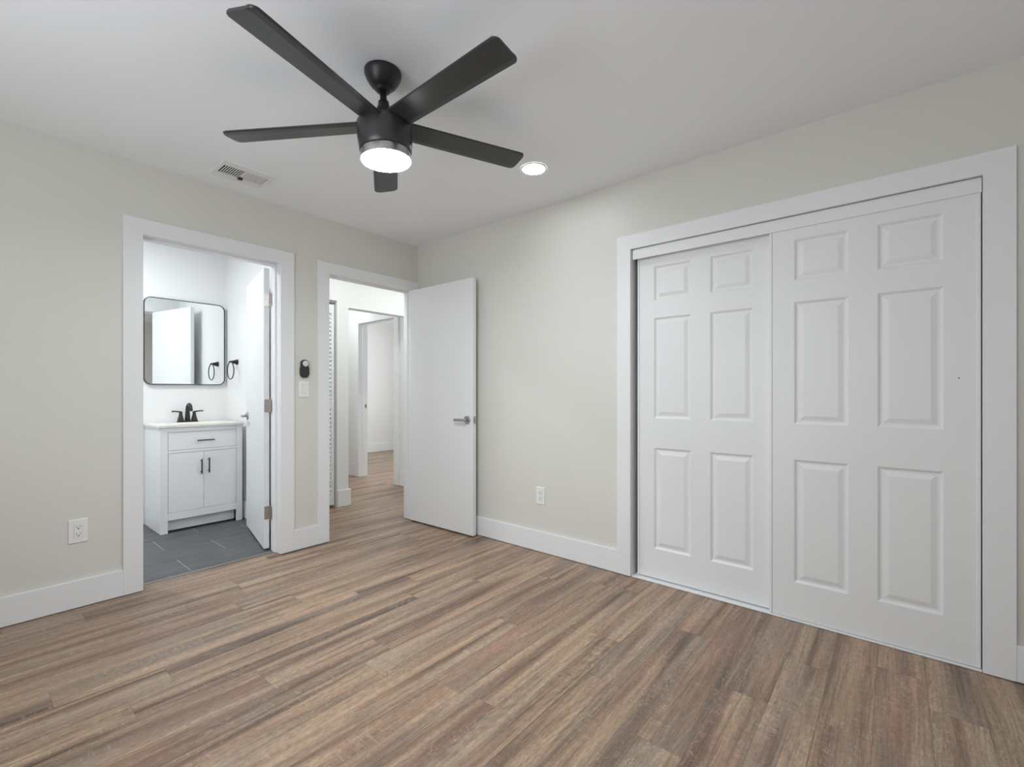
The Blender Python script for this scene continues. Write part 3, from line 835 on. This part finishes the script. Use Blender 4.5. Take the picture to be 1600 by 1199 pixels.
# top: bridge from the rectangle to the basin rim
n = len(oc)
outer = []
for a, b in oc:
    # project the rim direction on the rectangle border
    dx, dy = a, b
    tx = ((cx1 - bxc) if dx > 0 else (bxc - cx0)) / max(abs(dx), 1e-6)
    ty = ((cyb - byc) if dy > 0 else (byc - cyf)) / max(abs(dy), 1e-6)
    t_ = min(tx, ty); outer.append([bxc + dx * t_, byc + dy * t_])
for cxx, cyy in ((cx1, cyb), (cx0, cyb), (cx0, cyf), (cx1, cyf)):
    i = min(range(n), key=lambda i: (outer[i][0] - cxx) ** 2 + (outer[i][1] - cyy) ** 2); outer[i] = [cxx, cyy]
add_rings(bm, [[(x, y, zb_) for x, y in outer], [(x, y, zt - .002) for x, y in outer],
               [(bxc + (x - bxc) * .996, byc + (y - byc) * .996, zt) for x, y in outer], ringz(1, zt), ringz(0.95, zt - 0.006), ringz(0.86, zt - 0.05), ringz(0.6, zt - 0.10), ringz(0.1, zt - 0.11)], cap0=False, smooth=False)
ct = tag(obj('countertop', bm, M_STONE), 'beige stone vanity top with a basin on the white cabinet', 'countertop')
bm = bmesh.new(); add_lathe(bm, [(0.022, zt - 0.1095), (0.022, zt - 0.107), (0.014, zt - 0.106)], 24, center=(bxc, byc, 0)); obj('drain', bm, M_BRONZE, ct)

# faucet
FXC, FYC, FZ0 = -1.337, 1.535, 0.866
fa = thing('faucet', 'dark bronze two-handle faucet on the vanity top', 'faucet', (FXC, FYC, FZ0))
bm = bmesh.new()
o1 = rrect(0.158, 0.050, 0.020, 6); o2 = rrect(0.150, 0.044, 0.018, 6)
add_rings(bm, [[(a, b, 0.0003) for a, b in o1], [(a, b, 0.010) for a, b in o1], [(a, b, 0.014) for a, b in o2]])
obj('base', bm, M_BRONZE, fa)
bm = bmesh.new()
pts = []; rad = []
for i in range(5): pts.append((0, 0, 0.012 + 0.10 * i / 4)); rad.append(0.0215 - 0.0062 * i / 4)
for i in range(1, 10):
    a = R(18 * i); pts.append((0, -0.045 + 0.045 * math.cos(a), 0.112 + 0.045 * math.sin(a))); rad.append(0.0153 - 0.0018 * i / 9)
pts.append((0.0, -0.091, 0.098)); rad.append(0.0135)
add_tube(bm, pts, rad, 20); obj('spout', bm, M_BRONZE, fa)
for s in (-1, 1):
    bm = bmesh.new()
    add_lathe(bm, [(0.0255, 0.012), (0.0240, 0.020), (0.0165, 0.050), (0.0125, 0.070), (0.0122, 0.082), (0.0140, 0.085), (0.0120, 0.093)], 24, center=(s * 0.051, 0, 0))
    hb = obj('handle', bm, M_BRONZE, fa)
    bm = bmesh.new()
    add_tube(bm, [(s * 0.046, 0, 0.088), (s * 0.075, -0.004, 0.094), (s * 0.100, -0.008, 0.097), (s * 0.118, -0.010, 0.096)], [0.008, 0.0062, 0.0055, 0.0065], 12)
    obj('lever', bm, M_BRONZE, hb)

# mirror
MX0, MX1, MZ0, MZ1 = -1.632, -1.013, 1.198, 1.953
mi = thing('wall_mirror', 'rounded rectangular bathroom mirror with a thin black frame', 'mirror', ((MX0 + MX1) / 2, BY, (MZ0 + MZ1) / 2))
w_, h_ = MX1 - MX0, MZ1 - MZ0
oo, oi = rrect(w_, h_, 0.055, 10), rrect(w_ - 0.012, h_ - 0.012, 0.049, 10)
bm = bmesh.new()
vr = add_rings(bm, [[(a, -0.001, b) for a, b in oo], [(a, -0.026, b) for a, b in oo], [(a, -0.026, b) for a, b in oi], [(a, -0.019, b) for a, b in oi]], cap1=False, smooth=False)
obj('frame', bm, M_BLACK, mi)
bm = bmesh.new(); og = rrect(w_ - 0.0118, h_ - 0.0118, 0.049, 10)
add_rings(bm, [[(a, -0.012, b) for a, b in og], [(a, -0.0205, b) for a, b in og]], smooth=False)
g_ = obj('glass', bm, M_MIRROR, mi)

# towel ring
tr = thing('towel_ring', 'dark metal towel ring on the bathroom wall right of the mirror', 'towel ring', (BRX, 1.372, 1.408))
bm = bmesh.new(); add_lathe(bm, [(0.026, 0.0), (0.026, -0.004), (0.019, -0.020), (0.012, -0.044), (0.0105, -0.052)], 28, axis='X')
obj('mount', bm, M_BRONZE, tr)
bm = bmesh.new()
add_tube(bm, [(-0.040, -0.012, 0.0), (-0.058, -0.006, 0.002), (-0.063, 0.004, -0.002), (-0.060, 0.014, -0.004)], [0.007, 0.009, 0.009, 0.007], 12); obj('hook', bm, M_BRONZE, tr)
bm = bmesh.new()
add_tube(bm, [(-0.058, 0.078 * math.sin(2*PI*i/48), -0.080 + 0.078 * math.cos(2*PI*i/48)) for i in range(48)], 0.0048, 10, closed=True)
obj('ring', bm, M_BRONZE, tr)
